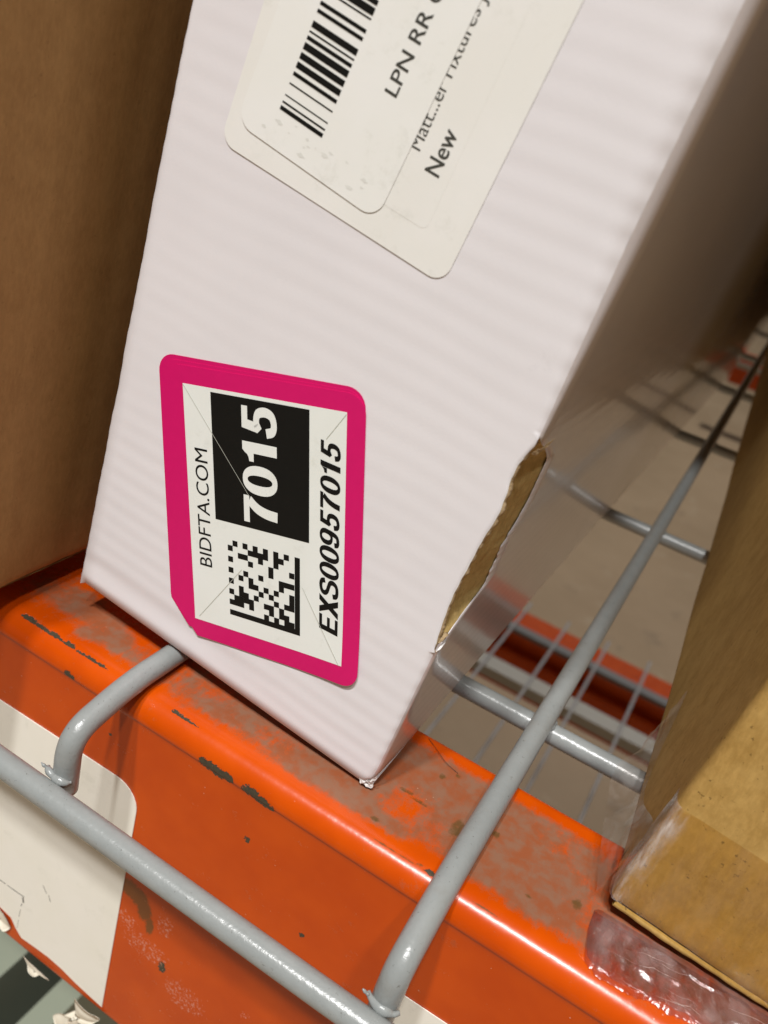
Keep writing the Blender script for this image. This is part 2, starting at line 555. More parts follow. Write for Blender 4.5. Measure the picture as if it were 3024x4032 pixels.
def crumpled(name, outline, thick, amp, scale, mat, parent, seed=0.0, n=14, lift=None):
    """ragged scrap: outline (3-D points) filled with rings, wrinkled and given thickness"""
    O = smooth_path(list(outline) + [outline[0]], 5)[:-1]
    O = np.array(O); c = O.mean(0); m = len(O)
    nrm = np.cross(O[m // 3] - c, O[0] - c); nrm /= np.linalg.norm(nrm)
    V = []
    rings = 7
    for side in (0, 1):
        for k in range(1, rings + 1):
            for p in O:
                q = c + (p - c) * k / rings
                V.append(q)
        V.append(c)
    V = np.array(V)
    disp = vnoise(V / scale, 1.0, seed) * amp
    e = np.concatenate([np.repeat(np.arange(1, rings + 1) / rings, m), [0.0]])
    e = np.tile(e, 2)
    sgn = np.concatenate([np.full(rings * m + 1, -1.0), np.full(rings * m + 1, 1.0)])
    off = disp + sgn * thick / 2 * (1 - e ** 4 * 0.8)
    V = V + off[:, None] * nrm
    F = []
    half = rings * m + 1
    for s in (0, 1):
        o = s * half
        for k in range(rings - 1):
            for i in range(m):
                q = (o + k * m + i, o + k * m + (i + 1) % m, o + (k + 1) * m + (i + 1) % m, o + (k + 1) * m + i)
                F.append(q if s else q[::-1])
        for i in range(m):
            q = (o + half - 1, o + (i + 1) % m, o + i)
            F.append(q[::-1] if s else q)
    for i in range(m):
        a = (rings - 1) * m + i; b = (rings - 1) * m + (i + 1) % m
        F.append((a, b, half + b, half + a))
    return mesh(name, V, F, mat, parent, True)


for sc_out, sd in (
    ([(-31, -82.6), (-28.1, -82.0), (-25.4, -81.7), (-24.0, -84.3), (-23.9, -86.4), (-25.2, -87.7), (-26.8, -86.2), (-28.6, -86.9), (-31, -85.5)], 1.0),
    ([(-18.8, -91.4), (-14, -91.2), (-10, -91.4), (-11.6, -92.4), (-12.9, -92.7), (-14.2, -94.0), (-16.4, -94.8), (-17.5, -93.4)], 2.0),
    ([(-2.4, -91.4), (1, -91), (5.2, -91.1), (4.4, -93.6), (3.2, -95.4), (1.5, -97.5), (-.4, -99.2), (-1.5, -102), (-4.5, -104), (-6, -107), (-8, -104), (-6, -101), (-4.2, -98.5), (-2.6, -96.6), (-1.2, -94.4)], 3.0)):
    crumpled("label_scrap", [(x * MM, (-0.6 + 0.5 * math.sin(i * 1.7 + sd)) * MM, z * MM) for i, (x, z) in enumerate(sc_out)], 0.0004, 0.0006, 0.005, SCRAP, shelf_beam, sd)

# ------------------------------------------------------------------ wire deck of this shelf
R_W = 2.2
Z_ROD = 2.45
DX = 63.5
deck = thing("wire_deck", (0.0635, 0.5, 0.0), "grey wire shelf deck with rods bent down over the orange beam", "wire deck")
rows_y = [51.9 + 121.5 * k for k in range(9)]


def deck_wire(x, front):
    pts = [(x, 1050, Z_ROD)] + [(x, y, Z_ROD) for y in (900, 700, 500, 300, 200, 120, 60, 30, 15, 8)]
    pts += [(x + dx, y, z) for dx, y, z in front]
    P = []
    for a, b in zip(pts[:10], pts[1:10]):
        P.append(a)
    P = P + [tuple(q) for q in smooth_path(pts[9:], 7)]
    V, F = tube_geo(np.array(P) * MM, R_W * MM, 28)
    return mesh("deck_rod", V, F, WIRE, deck, True)


BEND_A = [(0, 3, 2.42), (0, -2, 1.9), (0, -7, 0.9), (0, -10.4, -0.1), (0, -12.4, -1.9), (0, -13.2, -4.6), (0, -13.25, -8.0), (0, -13.25, -12.6)]
BEND_B = [(0, 3, 2.1), (0, -2, 1.15), (0, -7, -0.35), (0, -10.8, -1.7), (0, -12.8, -3.8), (0, -13.3, -6.6), (0, -13.3, -9.0), (0, -13.3, -12.6)]
for k in (-3, -2, -1, 0, 1, 2, 3, 4):
    deck_wire(k * DX + (-0.28, 0, -0.03)[(k > -1) + (k > 0)], BEND_B if k == 1 else BEND_A)
for y in rows_y:
    P = [(x * MM, y * MM, (-1.9) * MM) for x in np.linspace(-320, 420, 30)]
    V, F = tube_geo(P, R_W * MM, 24)
    mesh("cross_rod", V, F, WIRE, deck, True)
P = [(x * MM, (-17.6 + 0.2 * math.sin(x * 0.02)) * MM, (-10.6 - 0.25 * math.sin((x - 15) * 0.045)) * MM) for x in np.linspace(-260, 420, 90)]
V, F = tube_geo(P, R_W * MM, 28)
tag(mesh("cross_rod", V, F, WIRE, deck, True), "front rod hanging before the orange beam")


def weld(pts, r, seed):
    rnd = random.Random(seed)
    P = smooth_path(pts, 6)
    V, F = tube_geo(P, r, 10, lambda t: r * (0.6 + 0.45 * abs(math.sin(t * 5.5 + seed)) + 0.12 * rnd.random()) * (0.35 + 0.65 * math.sin(math.pi * min(max(t, .04), .96))))
    return mesh("weld_bead", V, F, WIRE, deck, True)


for x, zc in ((-0.28, -8.6), (63.5, -8.6)):
    weld([((x + a) * MM, (-15.6 + b) * MM, (zc + c) * MM) for a, b, c in ((-2.6, 1.0, .1), (-1.9, .5, .1), (-0.7, .3, -.1), (.8, .3, -.1), (1.9, .6, -.2), (2.5, 1.3, -.2))], 0.85 * MM, 1.3 + x)
    weld([((x + a) * MM, (-15.7 + b) * MM, (zc + c) * MM) for a, b, c in ((-3.4, .3, 1.1), (-2.7, .4, .7), (-2.1, .6, .4))], 0.3 * MM, 2.9 + x)
for x in (0.0, 63.5):
    for y in rows_y[:4]:
        for s in (-1, 1):
            weld([((x + s * 2.0) * MM, (y + a) * MM, 0.25 * MM) for a in (-1.8, -.6, .7, 1.8)], 0.55 * MM, x + y + s)

# ------------------------------------------------------------------ white carton
WB = np.array([0.0448029, 0.00921917, 0.0010])
WX = np.array([0.994695, 0.000487, -0.102865])
WY = np.array([0.0012, 0.99999, 0.0015])
WZ = np.array([0.10286, -0.0152741, 0.9945786])
W_W, W_D, W_H = 67.8, 940.0, 190.0


def wb(u, d, v):
    u = np.asarray(u, float)[..., None]; d = np.asarray(d, float)[..., None]; v = np.asarray(v, float)[..., None]
    return WB + MM * (u * WX + d * WY + v * WZ)


white_box = thing("carton", tuple(WB), "tall white cardboard carton with torn right edge and pink sticker", "carton")

tear_f = np.array([(31.8, 0.0), (32.4, -.5), (36, -1.0), (39, -1.3), (42.5, -1.5), (45.5, -1.45), (49.5, -1.28), (53, -1.15), (56.5, -.75), (58, -.7), (61, -.95), (63, -1.3), (65.5, -1.2), (67.4, -.7), (68.6, -.35), (70, -.3)])
tear_s = np.array([(33.6, 0), (34.3, 1.6), (36, 3.9), (37, 5.2), (38, 7.8), (39.3, 11.6), (40.8, 11.9), (43, 11.1), (45.2, 11.2), (48.3, 9.9), (49.4, 11.5), (50.2, 10.9), (51.2, 12.2),
                   (53.3, 12.7), (55.4, 13.4), (58.4, 13.0), (60.9, 12.6), (63, 12.4), (64.5, 10.2), (66.9, 5.8), (68.2, 3.0), (69.6, 0.4)])


def flute(v, u):
    n = vnoise(np.stack([v * 0.05, u * 0.03, v * 0], 1), 1.0, 7.7)
    a = 0.0070 + 0.007 * n + 0.006 * np.clip((u + 30) / 30, 0, 1) + 0.010 * np.clip((45 - v) / 45, 0, 1)
    ph = 2 * math.pi * v / 3.25 + 1.7 * vnoise(np.stack([u * 0.06, v * 0.04, v * 0], 1), 1.0, 2.2)
    return a * np.sin(ph) + 0.35 * a * np.sin(0.5 * ph + 1.0)


# front panel
rows = np.concatenate([[0.0, 0.25, 0.6, 1.0], np.arange(1.4, W_H, 0.42), [W_H]])
s = np.concatenate([np.linspace(0, 1, 125)])
Vl = []; NV = 0
for v in rows:
    tear = 31.8 < v < 70.0
    Rc = 1.3 + 2.6 * np.clip((v - 71) / 25, 0, 1) + 0.05 * math.sin(v * 1.93)
    if tear:
        uf = np.interp(v, tear_f[:, 0], tear_f[:, 1]) + 0.015 * math.sin(v * 2.3)
    else:
        uf = -Rc
    if v < 5: uf -= (5 - v) ** 2 * 0.055
    ul = -W_W + 0.9
    wv = 0.22 * mnoise.noise(Vector((v * 0.11, 2.5, 0))) + 0.025 * math.sin(2 * math.pi * v / 3.25 + 2 * math.sin(v * 0.21))
    left = [(-W_W + 0.02 + wv, 1.2), (-W_W + 0.10 + wv, 0.55), (-W_W + 0.42 + wv, 0.14)]
    ul += wv * 0.5
    u = ul + (uf - ul) * s
    d = np.zeros_like(u)
    e = flute(np.full_like(u, v), u)
    e *= np.clip((u + W_W) / 4, 0, 1) * ((0.35 + 0.65 * np.clip(-u / 5, 0, 1)) if not tear else np.clip(0.1 + (uf - u) / 6, 0, 1))
    if v < 3.0: d = d + (3.0 - v) ** 2 * 0.11
    e += 0.16 * np.exp(-((v - 6.0) / 1.6) ** 2) * np.clip((-20 - u) / 20, 0, 1)
    d = d + e
    if tear:
        arcp = [(uf + 0.01, d[-1] + 0.03), (uf + 0.02, d[-1] + 0.10), (uf + 0.02, d[-1] + 0.2)]
    else:
        d_end = d[-1]
        arcp = [(uf + Rc * math.sin(math.radians(a)), d_end + Rc * (1 - math.cos(math.radians(a)))) for a in (15, 30, 45)]
    uu = np.concatenate([[p[0] for p in left], u, [p[0] for p in arcp]])
    dd = np.concatenate([[p[1] for p in left], d, [p[1] for p in arcp]])
    Vl.append(wb(uu, dd, np.full_like(uu, v)))
    NV = len(uu)
V = np.concatenate(Vl)
mesh("front_panel", V, [f[::-1] for f in grid_faces(len(rows), NV)], CARD_FRONT, white_box, True)

# side panel (glossy, torn away beside the front edge)
rs = np.concatenate([[0.0, 0.4], np.arange(1.0, 80, 0.6), np.arange(80, W_H + 0.1, 2.4)])
Vl = []
for v in rs:
    tear = 33.6 < v < 69.6
    Rc = 1.3 + 2.6 * np.clip((v - 71) / 25, 0, 1) + 0.05 * math.sin(v * 1.93)
    t = np.concatenate([np.linspace(0, 0.12, 30) ** 1.0, np.linspace(0.14, 1, 40)])
    if tear:
        ds = np.interp(v, tear_s[:, 0], tear_s[:, 1]) + 0.25 * math.sin(v * 5.3) * math.sin(v * 1.7)
        ds = max(ds, 0.3)
        arcp = [(-0.10, ds - .05), (-0.04, ds - .03), (-0.01, ds - .02)]
    else:
        ds = Rc
        arcp = [(-Rc + Rc * math.sin(math.radians(a)), Rc * (1 - math.cos(math.radians(a)))) for a in (45, 60, 75)]
    d = ds + (W_D - ds) * t
    P3 = np.stack([d * 0.02, np.full_like(d, v * 0.03), d * 0], 1)
    u = 0.12 * vnoise(P3, 1.0, 4.4) * np.clip(d / 20, 0, 1) + 7.5 * np.clip(d / 390, 0, 1) ** 1.4 + 0.006 * np.sin(2 * math.pi * v / 3.25)
    if v < 2: u = u - (2 - v) ** 2 * 0.12
    if v < 5:
        u = u - (5 - v) ** 2 * 0.055 * np.exp(-d / 4)
        arcp = [(a_ - (5 - v) ** 2 * 0.055, b_) for a_, b_ in arcp]
    uu = np.concatenate([[p[0] for p in arcp], u]); dd = np.concatenate([[p[1] for p in arcp], d])
    Vl.append(wb(uu, dd, np.full_like(uu, v)))
NS = len(uu)
mesh("side_panel", np.concatenate(Vl), [f[::-1] for f in grid_faces(len(rs), NS)], CARD_SIDE, white_box, True)

# remaining walls of the carton
a = [wb(u, d, v) for u, d, v in ((-W_W, 1.2, 0.1), (-W_W, W_D, 0.1), (-W_W, W_D, W_H), (-W_W, 1.2, W_H),
                                 (-0.2, W_D, 0.1), (-0.2, W_D, W_H), (-0.2, 1.2, 0.1), (-0.2, 1.2, W_H))]
mesh("carton_shell", a, [(0, 3, 2, 1), (1, 2, 5, 4), (0, 1, 4, 6), (3, 7, 5, 2)], CARD_FRONT, white_box)

# inner brown liner laid bare by the tear, and the torn board edge
vv = np.linspace(31.9, 69.9, 110)
tt = np.linspace(0, 1, 26)
Vl = []
for v in vv:
    u0 = np.interp(v, tear_f[:, 0], tear_f[:, 1]); d1 = max(np.interp(v, tear_s[:, 0], tear_s[:, 1]), 0.6) + 0.9
    d = 0.45 + (d1 - 0.45) * tt
    sag = 0.5 + 0.25 * math.sin(v * 0.35) + 1.3 * np.clip((v - 59) / 7, 0, 1) + 0.9 * np.clip((37 - v) / 3, 0, 1)
    u = (u0 - 0.25) * (1 - tt) ** 1.2 - 0.16 * tt - sag * np.sin(np.pi * tt ** 0.7) * 0.9
    P3 = np.stack([d * 0.5, np.full_like(d, v * 0.35), d * 0], 1)
    u = u + 0.22 * vnoise(P3, 1.0, 9.1) + 0.10 * vnoise(P3 * 4, 1.0, 1.1)
    Vl.append(wb(u, d, np.full_like(u, v)))
mesh("torn_liner", np.concatenate(Vl), [f[::-1] for f in grid_faces(len(vv), len(tt))], TORN_KRAFT, white_box, True)
Vl = []
vv = np.linspace(32.0, 69.0, 240)
for i, v in enumerate(vv):
    u0 = np.interp(v, tear_f[:, 0], tear_f[:, 1]) + 0.03 * math.sin(v * 2.3)
    j = 0.30 * mnoise.noise(Vector((v * 0.8, 3.3, 0))) + 0.12 * mnoise.noise(Vector((v * 2.4, 1.3, 0)))
    k = np.clip(min(v - 32, 69 - v) / 3, 0, 1)
    Vl.append(wb([u0 + 0.015, u0 + (0.22 + j * .6) * k, u0 + (0.34 + j) * k, u0 + (0.16 + j * .5) * k, u0 - 0.3], [0.16, 0.24, 0.75, 1.25 + j, 1.5], [v] * 5))
mesh("torn_edge", np.concatenate(Vl), [f[::-1] for f in grid_faces(len(vv), 5)], TORN_EDGE, white_box, True)
Vl = []
for v in np.linspace(33.5, 66.5, 160):
    u0 = np.interp(v, tear_f[:, 0], tear_f[:, 1]) + 0.03 * math.sin(v * 2.3)
    w_ = 0.07 + 0.10 * abs(mnoise.noise(Vector((v * 0.2, 5.1, 0)))) * np.clip(min(v - 33.5, 66.5 - v) / 4, 0, 1)
    Vl.append(wb([u0 - 0.03, u0 + w_ * 0.6, u0 + w_, u0 + w_ * .4], [-0.01, -0.04, 0.10, 0.2], [v] * 4))
mesh("paper_edge", np.concatenate(Vl), [f[::-1] for f in grid_faces(160, 4)], PAPER_EDGE, white_box, True)
# frayed tongue at the top of the tear and frayed paper at its foot and at the bottom corner
for outl, sd, mt in (
    ([(-.4, .5, 67.4), (.3, .5, 68.3), (1.2, .6, 70.0), (1.5, .7, 70.5), (1.15, .8, 69.2), (.6, .9, 67.9), (.0, 1.0, 67.2)], 5, TORN_EDGE),
    ([(-.3, .5, 31.9), (.1, .6, 32.3), (.25, 1.2, 33.2), (.3, 1.8, 34.0), (.1, 2.0, 33.8), (.0, 1.4, 33.0), (-.2, 1.0, 32.2)], 8, PAPER_EDGE),
    ([(-.6, .5, 33.2), (.0, .6, 34.4), (.2, .9, 35.6), (-.4, 1.3, 35.4), (-.7, 1.1, 34)], 9, TORN_EDGE),
    ([(-2.6, .6, 0.9), (-1.2, .6, 1.5), (-.1, .9, 1.3), (.1, 1.2, .1), (-.7, .9, -.3), (-1.3, .8, .0), (-2.0, .7, -.25)], 11, PAPER_EDGE),
    ([(-.9, .5, 1.2), (-.4, .5, 2.4), (.0, .7, 3.2), (.1, 1.0, 2.6), (-.1, .9, 1.4), (-.5, .7, .8)], 12, PAPER_EDGE)):
    crumpled("frayed_paper", [wb(*p) for p in outl], 0.00018, 0.0003, 0.0006, mt, white_box, sd)


# ---- labels on the front panel, in frames (origin u,v; angle of the +e1 axis)
class Frame:
    def __init__(self, o, ang, lift=None):
        self.o = np.array(o, float)
        a = math.radians(ang)
        self.e1 = np.array([math.cos(a), math.sin(a)]); self.e2 = np.array([-math.sin(a), math.cos(a)])
        self.lift = lift

    def p(self, A, B, h):
        A = np.asarray(A, float); B = np.asarray(B, float)
        u = self.o[0] + A * self.e1[0] + B * self.e2[0]
        v = self.o[1] + A * self.e1[1] + B * self.e2[1]
        hh = np.full_like(A, h)
        if self.lift is not None: hh = hh + self.lift(A, B)
        return wb(u, -0.045 - hh, v)          # rides just clear of the fluted board


def sheet(fr, a0, a1, b0, b1, radii, h, thick, mat, parent, name, nb=60, na=40, chamfer=0.0):
    """thin label with rounded corners, as a real sheet: top grid and a skirt; radii = (bl, br, tr, tl)"""
    bl, br, tr, tl = radii
    bs = np.unique(np.concatenate([np.linspace(b0, b1, nb), b0 + max(bl, br, .01) * (1 - np.cos(np.linspace(0, np.pi / 2, 8))), b1 - max(tl, tr, .01) * (1 - np.cos(np.linspace(0, np.pi / 2, 8)))]))
    Vt = []
    for b in bs:
        lo, hi = a0, a1
        if b - b0 < bl: lo = a0 + bl - math.sqrt(max(bl ** 2 - (bl - (b - b0)) ** 2, 0))
        if chamfer and b - b0 < chamfer: lo = max(lo, a0 + (chamfer - (b - b0)) * 0.8)
        if b1 - b < tl: lo = a0 + tl - math.sqrt(max(tl ** 2 - (tl - (b1 - b)) ** 2, 0))
        if b - b0 < br: hi = a1 - br + math.sqrt(max(br ** 2 - (br - (b - b0)) ** 2, 0))
        if b1 - b < tr: hi = a1 - tr + math.sqrt(max(tr ** 2 - (tr - (b1 - b)) ** 2, 0))
        A = np.linspace(lo, hi, na)
        Vt.append((A, np.full(na, b)))
    A = np.concatenate([q[0] for q in Vt]); B = np.concatenate([q[1] for q in Vt])
    n = len(bs)
    V = np.concatenate([fr.p(A, B, h), fr.p(A, B, h - thick)])
    F = [f[::-1] for f in grid_faces(n, na)]
    o = n * na
    ring = [i * na for i in range(n)] + [(n - 1) * na + j for j in range(1, na)] + [i * na + na - 1 for i in range(n - 2, -1, -1)] + [j for j in range(na - 2, 0, -1)]
    for i, k in enumerate(ring):
        k2 = ring[(i + 1) % len(ring)]
        F.append((k, k2, o + k2, o + k))
    return mesh(name, V, F, mat, parent)


def flat(fr, polys, h, mat, parent, name):
    """printed shapes: list of polygons (lists of (a,b)); each stacked a hair above the last"""
    V, F = [], []
    for i, poly in enumerate(polys):
        A = np.array([q[0] for q in poly]); B = np.array([q[1] for q in poly])
        P = fr.p(A, B, h + 0.0015 * (i % 4))
        F.append(tuple(range(len(V), len(V) + len(P))))
        V += list(P)
    return mesh(name, V, F, mat, parent)


def rect(a0, a1, b0, b1, n=1):
    return [(a0, b0), (a1, b0), (a1, b1), (a0, b1)]


# ---- lettering. Text runs along +t, its cap height along +c; placed through a function (t,c)->(a,b)
GW = 1.0


def strip(path, w):
    w = w * GW
    P = [np.array(p, float) for p in path]
    L, Rr = [], []
    for i, p in enumerate(P):
        if i == 0: n = P[1] - P[0]
        elif i == len(P) - 1: n = P[-1] - P[-2]
        else:
            d1 = P[i] - P[i - 1]; d2 = P[i + 1] - P[i]
            d1 /= np.linalg.norm(d1); d2 /= np.linalg.norm(d2); n = d1 + d2
        n = n / np.linalg.norm(n); m = np.array([-n[1], n[0]])
        k = 1.0
        if 0 < i < len(P) - 1: k = 1 / max(0.5, abs(np.dot(m, [-d1[1], d1[0]])))
        L.append(p + m * w / 2 * k); Rr.append(p - m * w / 2 * k)
    return [[tuple(L[i]), tuple(Rr[i]), tuple(Rr[i + 1]), tuple(L[i + 1])] for i in range(len(P) - 1)]


def ring(cx, cy, rx, ry, tx, ty, n=36, pw=2.25):
    def pt(t, a, b):
        c, s_ = math.cos(t), math.sin(t)
        return (cx + a * math.copysign(abs(c) ** (2 / pw), c), cy + b * math.copysign(abs(s_) ** (2 / pw), s_))
    out = []
    for i in range(n):
        t0, t1 = 2 * math.pi * i / n, 2 * math.pi * (i + 1) / n
        out.append([pt(t0, rx, ry), pt(t1, rx, ry), pt(t1, rx - tx, ry - ty), pt(t0, rx - tx, ry - ty)])
    return out


def spl(pts, w, n=5):
    return strip(smooth_path(pts, n), w)


def glyph(ch):
    if ch == '0': return ring(.275, .5, .265, .51, .175 * GW, .145 * GW), .55
    if ch == '1': return [[(.395 - .195 * GW, 0), (.395, 0), (.395, 1), (.25, 1), (.395 - .195 * GW, .93)], [(.05, .67), (.20, .67), (.20, .93), (.17, .86), (.12, .82), (.05, .80)]], .50
    if ch == '5': return strip([(.51, .915), (.205, .915), (.16, .535)], .17) + spl([(.115, .49), (.25, .575), (.40, .53), (.45, .33), (.40, .14), (.26, .072), (.14, .115), (.09, .29)], .165), .56
    if ch == '7': return [rect(.03, .53, 1 - .17 * GW, 1.0)] + spl([(.445, .83), (.32, .60), (.255, .32), (.235, 0.0)], .19), .56
    if ch == '9': return ring(.275, .67, .26, .34, .17 * GW, .135 * GW, 30) + spl([(.448, .66), (.448, .42), (.39, .14), (.26, .072), (.14, .10), (.095, .25)], .165), .56
    if ch == 'E': return [rect(.06, .06 + .195 * GW, 0, 1), rect(.06 + .195 * GW, .60, 0, .17 * GW), rect(.06 + .195 * GW, .565, .5 - .083 * GW, .5 + .083 * GW), rect(.06 + .195 * GW, .595, 1 - .17 * GW, 1)], .64
    if ch == 'X': return [[(0, 0), (.225 * GW, 0), (.64, 1), (.64 - .225 * GW, 1)], [(.64 - .225 * GW, 0), (.64, 0), (.225 * GW, 1), (0, 1)]], .64
    if ch == 'S': return spl([(.535, .70), (.48, .87), (.32, .928), (.15, .87), (.105, .73), (.18, .60), (.34, .525), (.50, .44), (.545, .28), (.47, .12), (.31, .072), (.14, .12), (.085, .30)], .175), .635
    return [], .3


def bold_text(txt, t0, t1, c0, c1, shear=0.0, weight=1.0):
    global GW
    GW = weight
    polys = []; x = 0
    for ch in txt:
        g, adv = glyph(ch)
        polys += [[(x + p[0], p[1]) for p in q] for q in g]
        x += adv
    GW = 1.0
    xs_ = [p[0] for q in polys for p in q]; lo, hi = min(xs_), max(xs_)
    k = (t1 - t0 - shear * (c1 - c0)) / (hi - lo)
    return [[(t0 + (p[0] - lo) * k + shear * (c1 - c0) * p[1], c0 + (c1 - c0) * p[1]) for p in q] for q in polys]


def font_polys(txt, t0, t1, c0, c1, bold=0.0, ref=None):
    """outline text from Blender's own typeface, scaled to run t0..t1; ref = text whose height is c0..c1"""
    def get(tx):
        cu = bpy.data.curves.new("glyphs", 'FONT'); cu.body = tx; cu.offset = bold; cu.resolution_u = 5
        ob = bpy.data.objects.new("glyphs", cu); COL.objects.link(ob)
        dg = bpy.context.evaluated_depsgraph_get()
        me = bpy.data.meshes.new_from_object(ob.evaluated_get(dg))
        Vv = np.array([v.co[:2] for v in me.vertices]); Ff = [list(p.vertices) for p in me.polygons]
        bpy.data.objects.remove(ob); bpy.data.curves.remove(cu); bpy.data.meshes.remove(me)
        return Vv, Ff
    Vv, Ff = get(txt)
    h = get(ref or "H")[0][:, 1].max()
    x0, x1 = Vv[:, 0].min(), Vv[:, 0].max()
    T = t0 + (Vv[:, 0] - x0) / (x1 - x0) * (t1 - t0)
    C = c0 + Vv[:, 1] / h * (c1 - c0)
    return T, C, Ff


def font_mesh(fr, data, tf, h, mat, parent, name):
    T, C, Ff = data
    A, B = tf(T, C)
    return mesh(name, fr.p(A, B, h), Ff, mat, parent)


# pink sticker: three layers stuck one over another
def curl(A, B):
    r = np.hypot(A - 19, B + 26)
    r2 = np.hypot((A + 20) * 1.0, B + 25)
    return 0.75 * np.clip(1 - r / 15, 0, 1) ** 2 + 0.25 * np.clip(1 - r2 / 9, 0, 1) ** 2


SF = Frame((-33.77, 34.87), 19.2, curl)
SF2 = Frame((-33.77, 34.87), 18.3, curl)
SF3 = Frame((-33.77, 34.87), 18.7, curl)
under = sheet(SF2, -20.1, 17.5, -22.7, 25.0, (3.0, 3.0, 3.0, 3.0), 0.06, 0.06, PINK, white_box, "pink_sticker", chamfer=4.2)
tag(under, "lowest pink sticker of the stack, showing along the top edge")
mid = sheet(SF3, -19.3, 17.6, -23.2, 24.4, (3.0, 3.0, 3.0, 3.0), 0.13, 0.07, PINK, white_box, "pink_sticker", chamfer=3.8)
tag(mid, "middle pink sticker of the stack")
topst = sheet(SF, -18.3, 18.0, -24.4, 23.9, (2.2, 3.0, 3.0, 3.0), 0.21, 0.08, PINK, white_box, "pink_sticker", chamfer=4.5)
tag(topst, "top pink-framed sticker printed with 7015")
sheet(SF, -14.95, 14.95, -21, 21, (.01, .01, .01, .01), 0.235, 0.02, WHITE_LABEL, topst, "white_panel")
H = 0.262


def vert_text(T, C):      # text that runs up the sticker, its top towards -e1
    return -np.asarray(C), np.asarray(T)


def vpoly(polys):
    return [[(-p[1], p[0]) for p in q] for q in polys]


def split_rect(a0, a1, b0, b1, n):
    return [rect(a0, a1, b0 + (b1 - b0) * i / n, b0 + (b1 - b0) * (i + 1) / n) for i in range(n)]


flat(SF, [rect(-9.5, 8.65, -0.9, 20.4)], H, BLACK, topst, "black_block")
flat(SF, vpoly(bold_text("7015", 0.1, 19.45, -2.8, 3.65)), H + 0.02, WHITE_LABEL, topst, "printed_number")
flat(SF, vpoly(bold_text("EXS00957015", -15.9, 16.4, -14.05, -10.6, 0.2, 0.93)), H, BLACK, topst, "printed_code")
font_mesh(SF, font_polys("BIDFTA.COM", -10.1, 10.75, 10.65, 13.2, 0.0), vert_text, H, BLACK, topst, "printed_web_address")
DM = ["01010101010101", "10001110101"]     # rows are rebuilt below from dark cells
dark = {0: [1, 3, 5, 7, 9, 11], 1: [0, 4, 5, 6, 7, 9, 10], 2: [2, 3, 6, 9], 3: [0, 4, 8, 12], 4: [8], 5: [0, 3, 6, 10, 11, 12], 6: [2, 4, 10], 7: [0, 4, 5, 7, 9, 12],
        8: [2, 6, 8, 12], 9: [0, 2, 3, 5, 9, 11, 12], 10: [1, 2, 3, 4, 7, 8, 10], 11: [0, 1, 2, 4, 8, 10, 11], 12: [7, 9, 11, 12]}
polys = [rect(-7.2, 6.95, -17.95, -16.95), rect(5.95, 6.95, -16.95, -3.95)]
cell = 14.1 / 14
for r_, cs in dark.items():
    for c_ in cs:
        a0 = -7.2 + cell * c_; b1 = -3.95 - 1.0 * r_
        polys.append(rect(a0, a0 + cell, b1 - 1.0, b1))
flat(SF, polys, H, BLACK, topst, "square_code_print")
slits = []
for (u0, v0, u1, v1) in [(-54.67, 49.71, -37.7, 38.35), (-26.52, 59.36, -28.25, 54.24), (-40.26, 11.2, -35.06, 25.06), (-23.76, 28.81, -13.16, 19.76)]:
    p0 = np.array([u0, v0]) - SF.o; p1 = np.array([u1, v1]) - SF.o
    slits += strip([(p0 @ SF.e1, p0 @ SF.e2), (p1 @ SF.e1, p1 @ SF.e2)], 0.075)
flat(SF, slits, H + 0.045, SLIT, topst, "label_slit")

# cream licence label with a smaller label stuck over it
LF = Frame((-57.95, 85.75), -5.8)
lpn = sheet(LF, 0, 38.2, 0, 62, (2.4, 2.4, 2.2, 2.2), 0.07, 0.07, CREAM_LABEL, white_box, "paper_label")
tag(lpn, "cream paper label at the top of the carton")
ghost = sheet(LF, 3.0, 33.0, 4.6, 58, (1.0, 1.0, 1, 1), 0.088, 0.02, CREAM_LABEL, lpn, "embossed_panel")
OF = Frame((-56.0, 89.0), -8.3)


def uvframe(fr):
    return lambda u, v: ((np.array([u, v]) - fr.o) @ fr.e1, (np.array([u, v]) - fr.o) @ fr.e2)


to_l = uvframe(LF); to_o = uvframe(OF)
a0, b0 = to_l(-28.95, 95.2); a1, b1 = to_l(-27.25, 112.6)
font_mesh(LF, font_polys("Matt...er Fixtures J", b0, b1, -a0 + 0.0, -a0 + 1.72), vert_text, 0.115, FADED, lpn, "printed_line")
a0, b0 = to_l(-25.45, 93.3); a1, b1 = to_l(-24.8, 98.75)
font_mesh(LF, font_polys("New", b0, b1, -a0, -a0 + 2.15, 0.012), vert_text, 0.115, FADED, lpn, "printed_line")
over = sheet(OF, 0, 24.6, 0, 51, (2.6, 2.6, 2, 2), 0.175, 0.045, OVERLAY_LABEL, white_box, "paper_label")
tag(over, "smaller barcode label stuck over the cream label")
rnd = random.Random(12)
smudges = []
for i in range(16):
    a_ = rnd.uniform(4, 22); b_ = rnd.uniform(1.2, 4.2) + (a_ > 15) * rnd.uniform(0, 3.5)
    r_ = rnd.uniform(.12, .5)
    smudges.append([(a_ + r_ * rnd.uniform(.5, 1.7) * math.cos(t), b_ + .55 * r_ * rnd.uniform(.5, 1.3) * math.sin(t)) for t in np.linspace(0, 2 * math.pi, 10)[:-1]])
flat(OF, smudges, 0.19, SMUDGE, over, "smudge")
BF = Frame((-49.85, 93.04), -8.3)
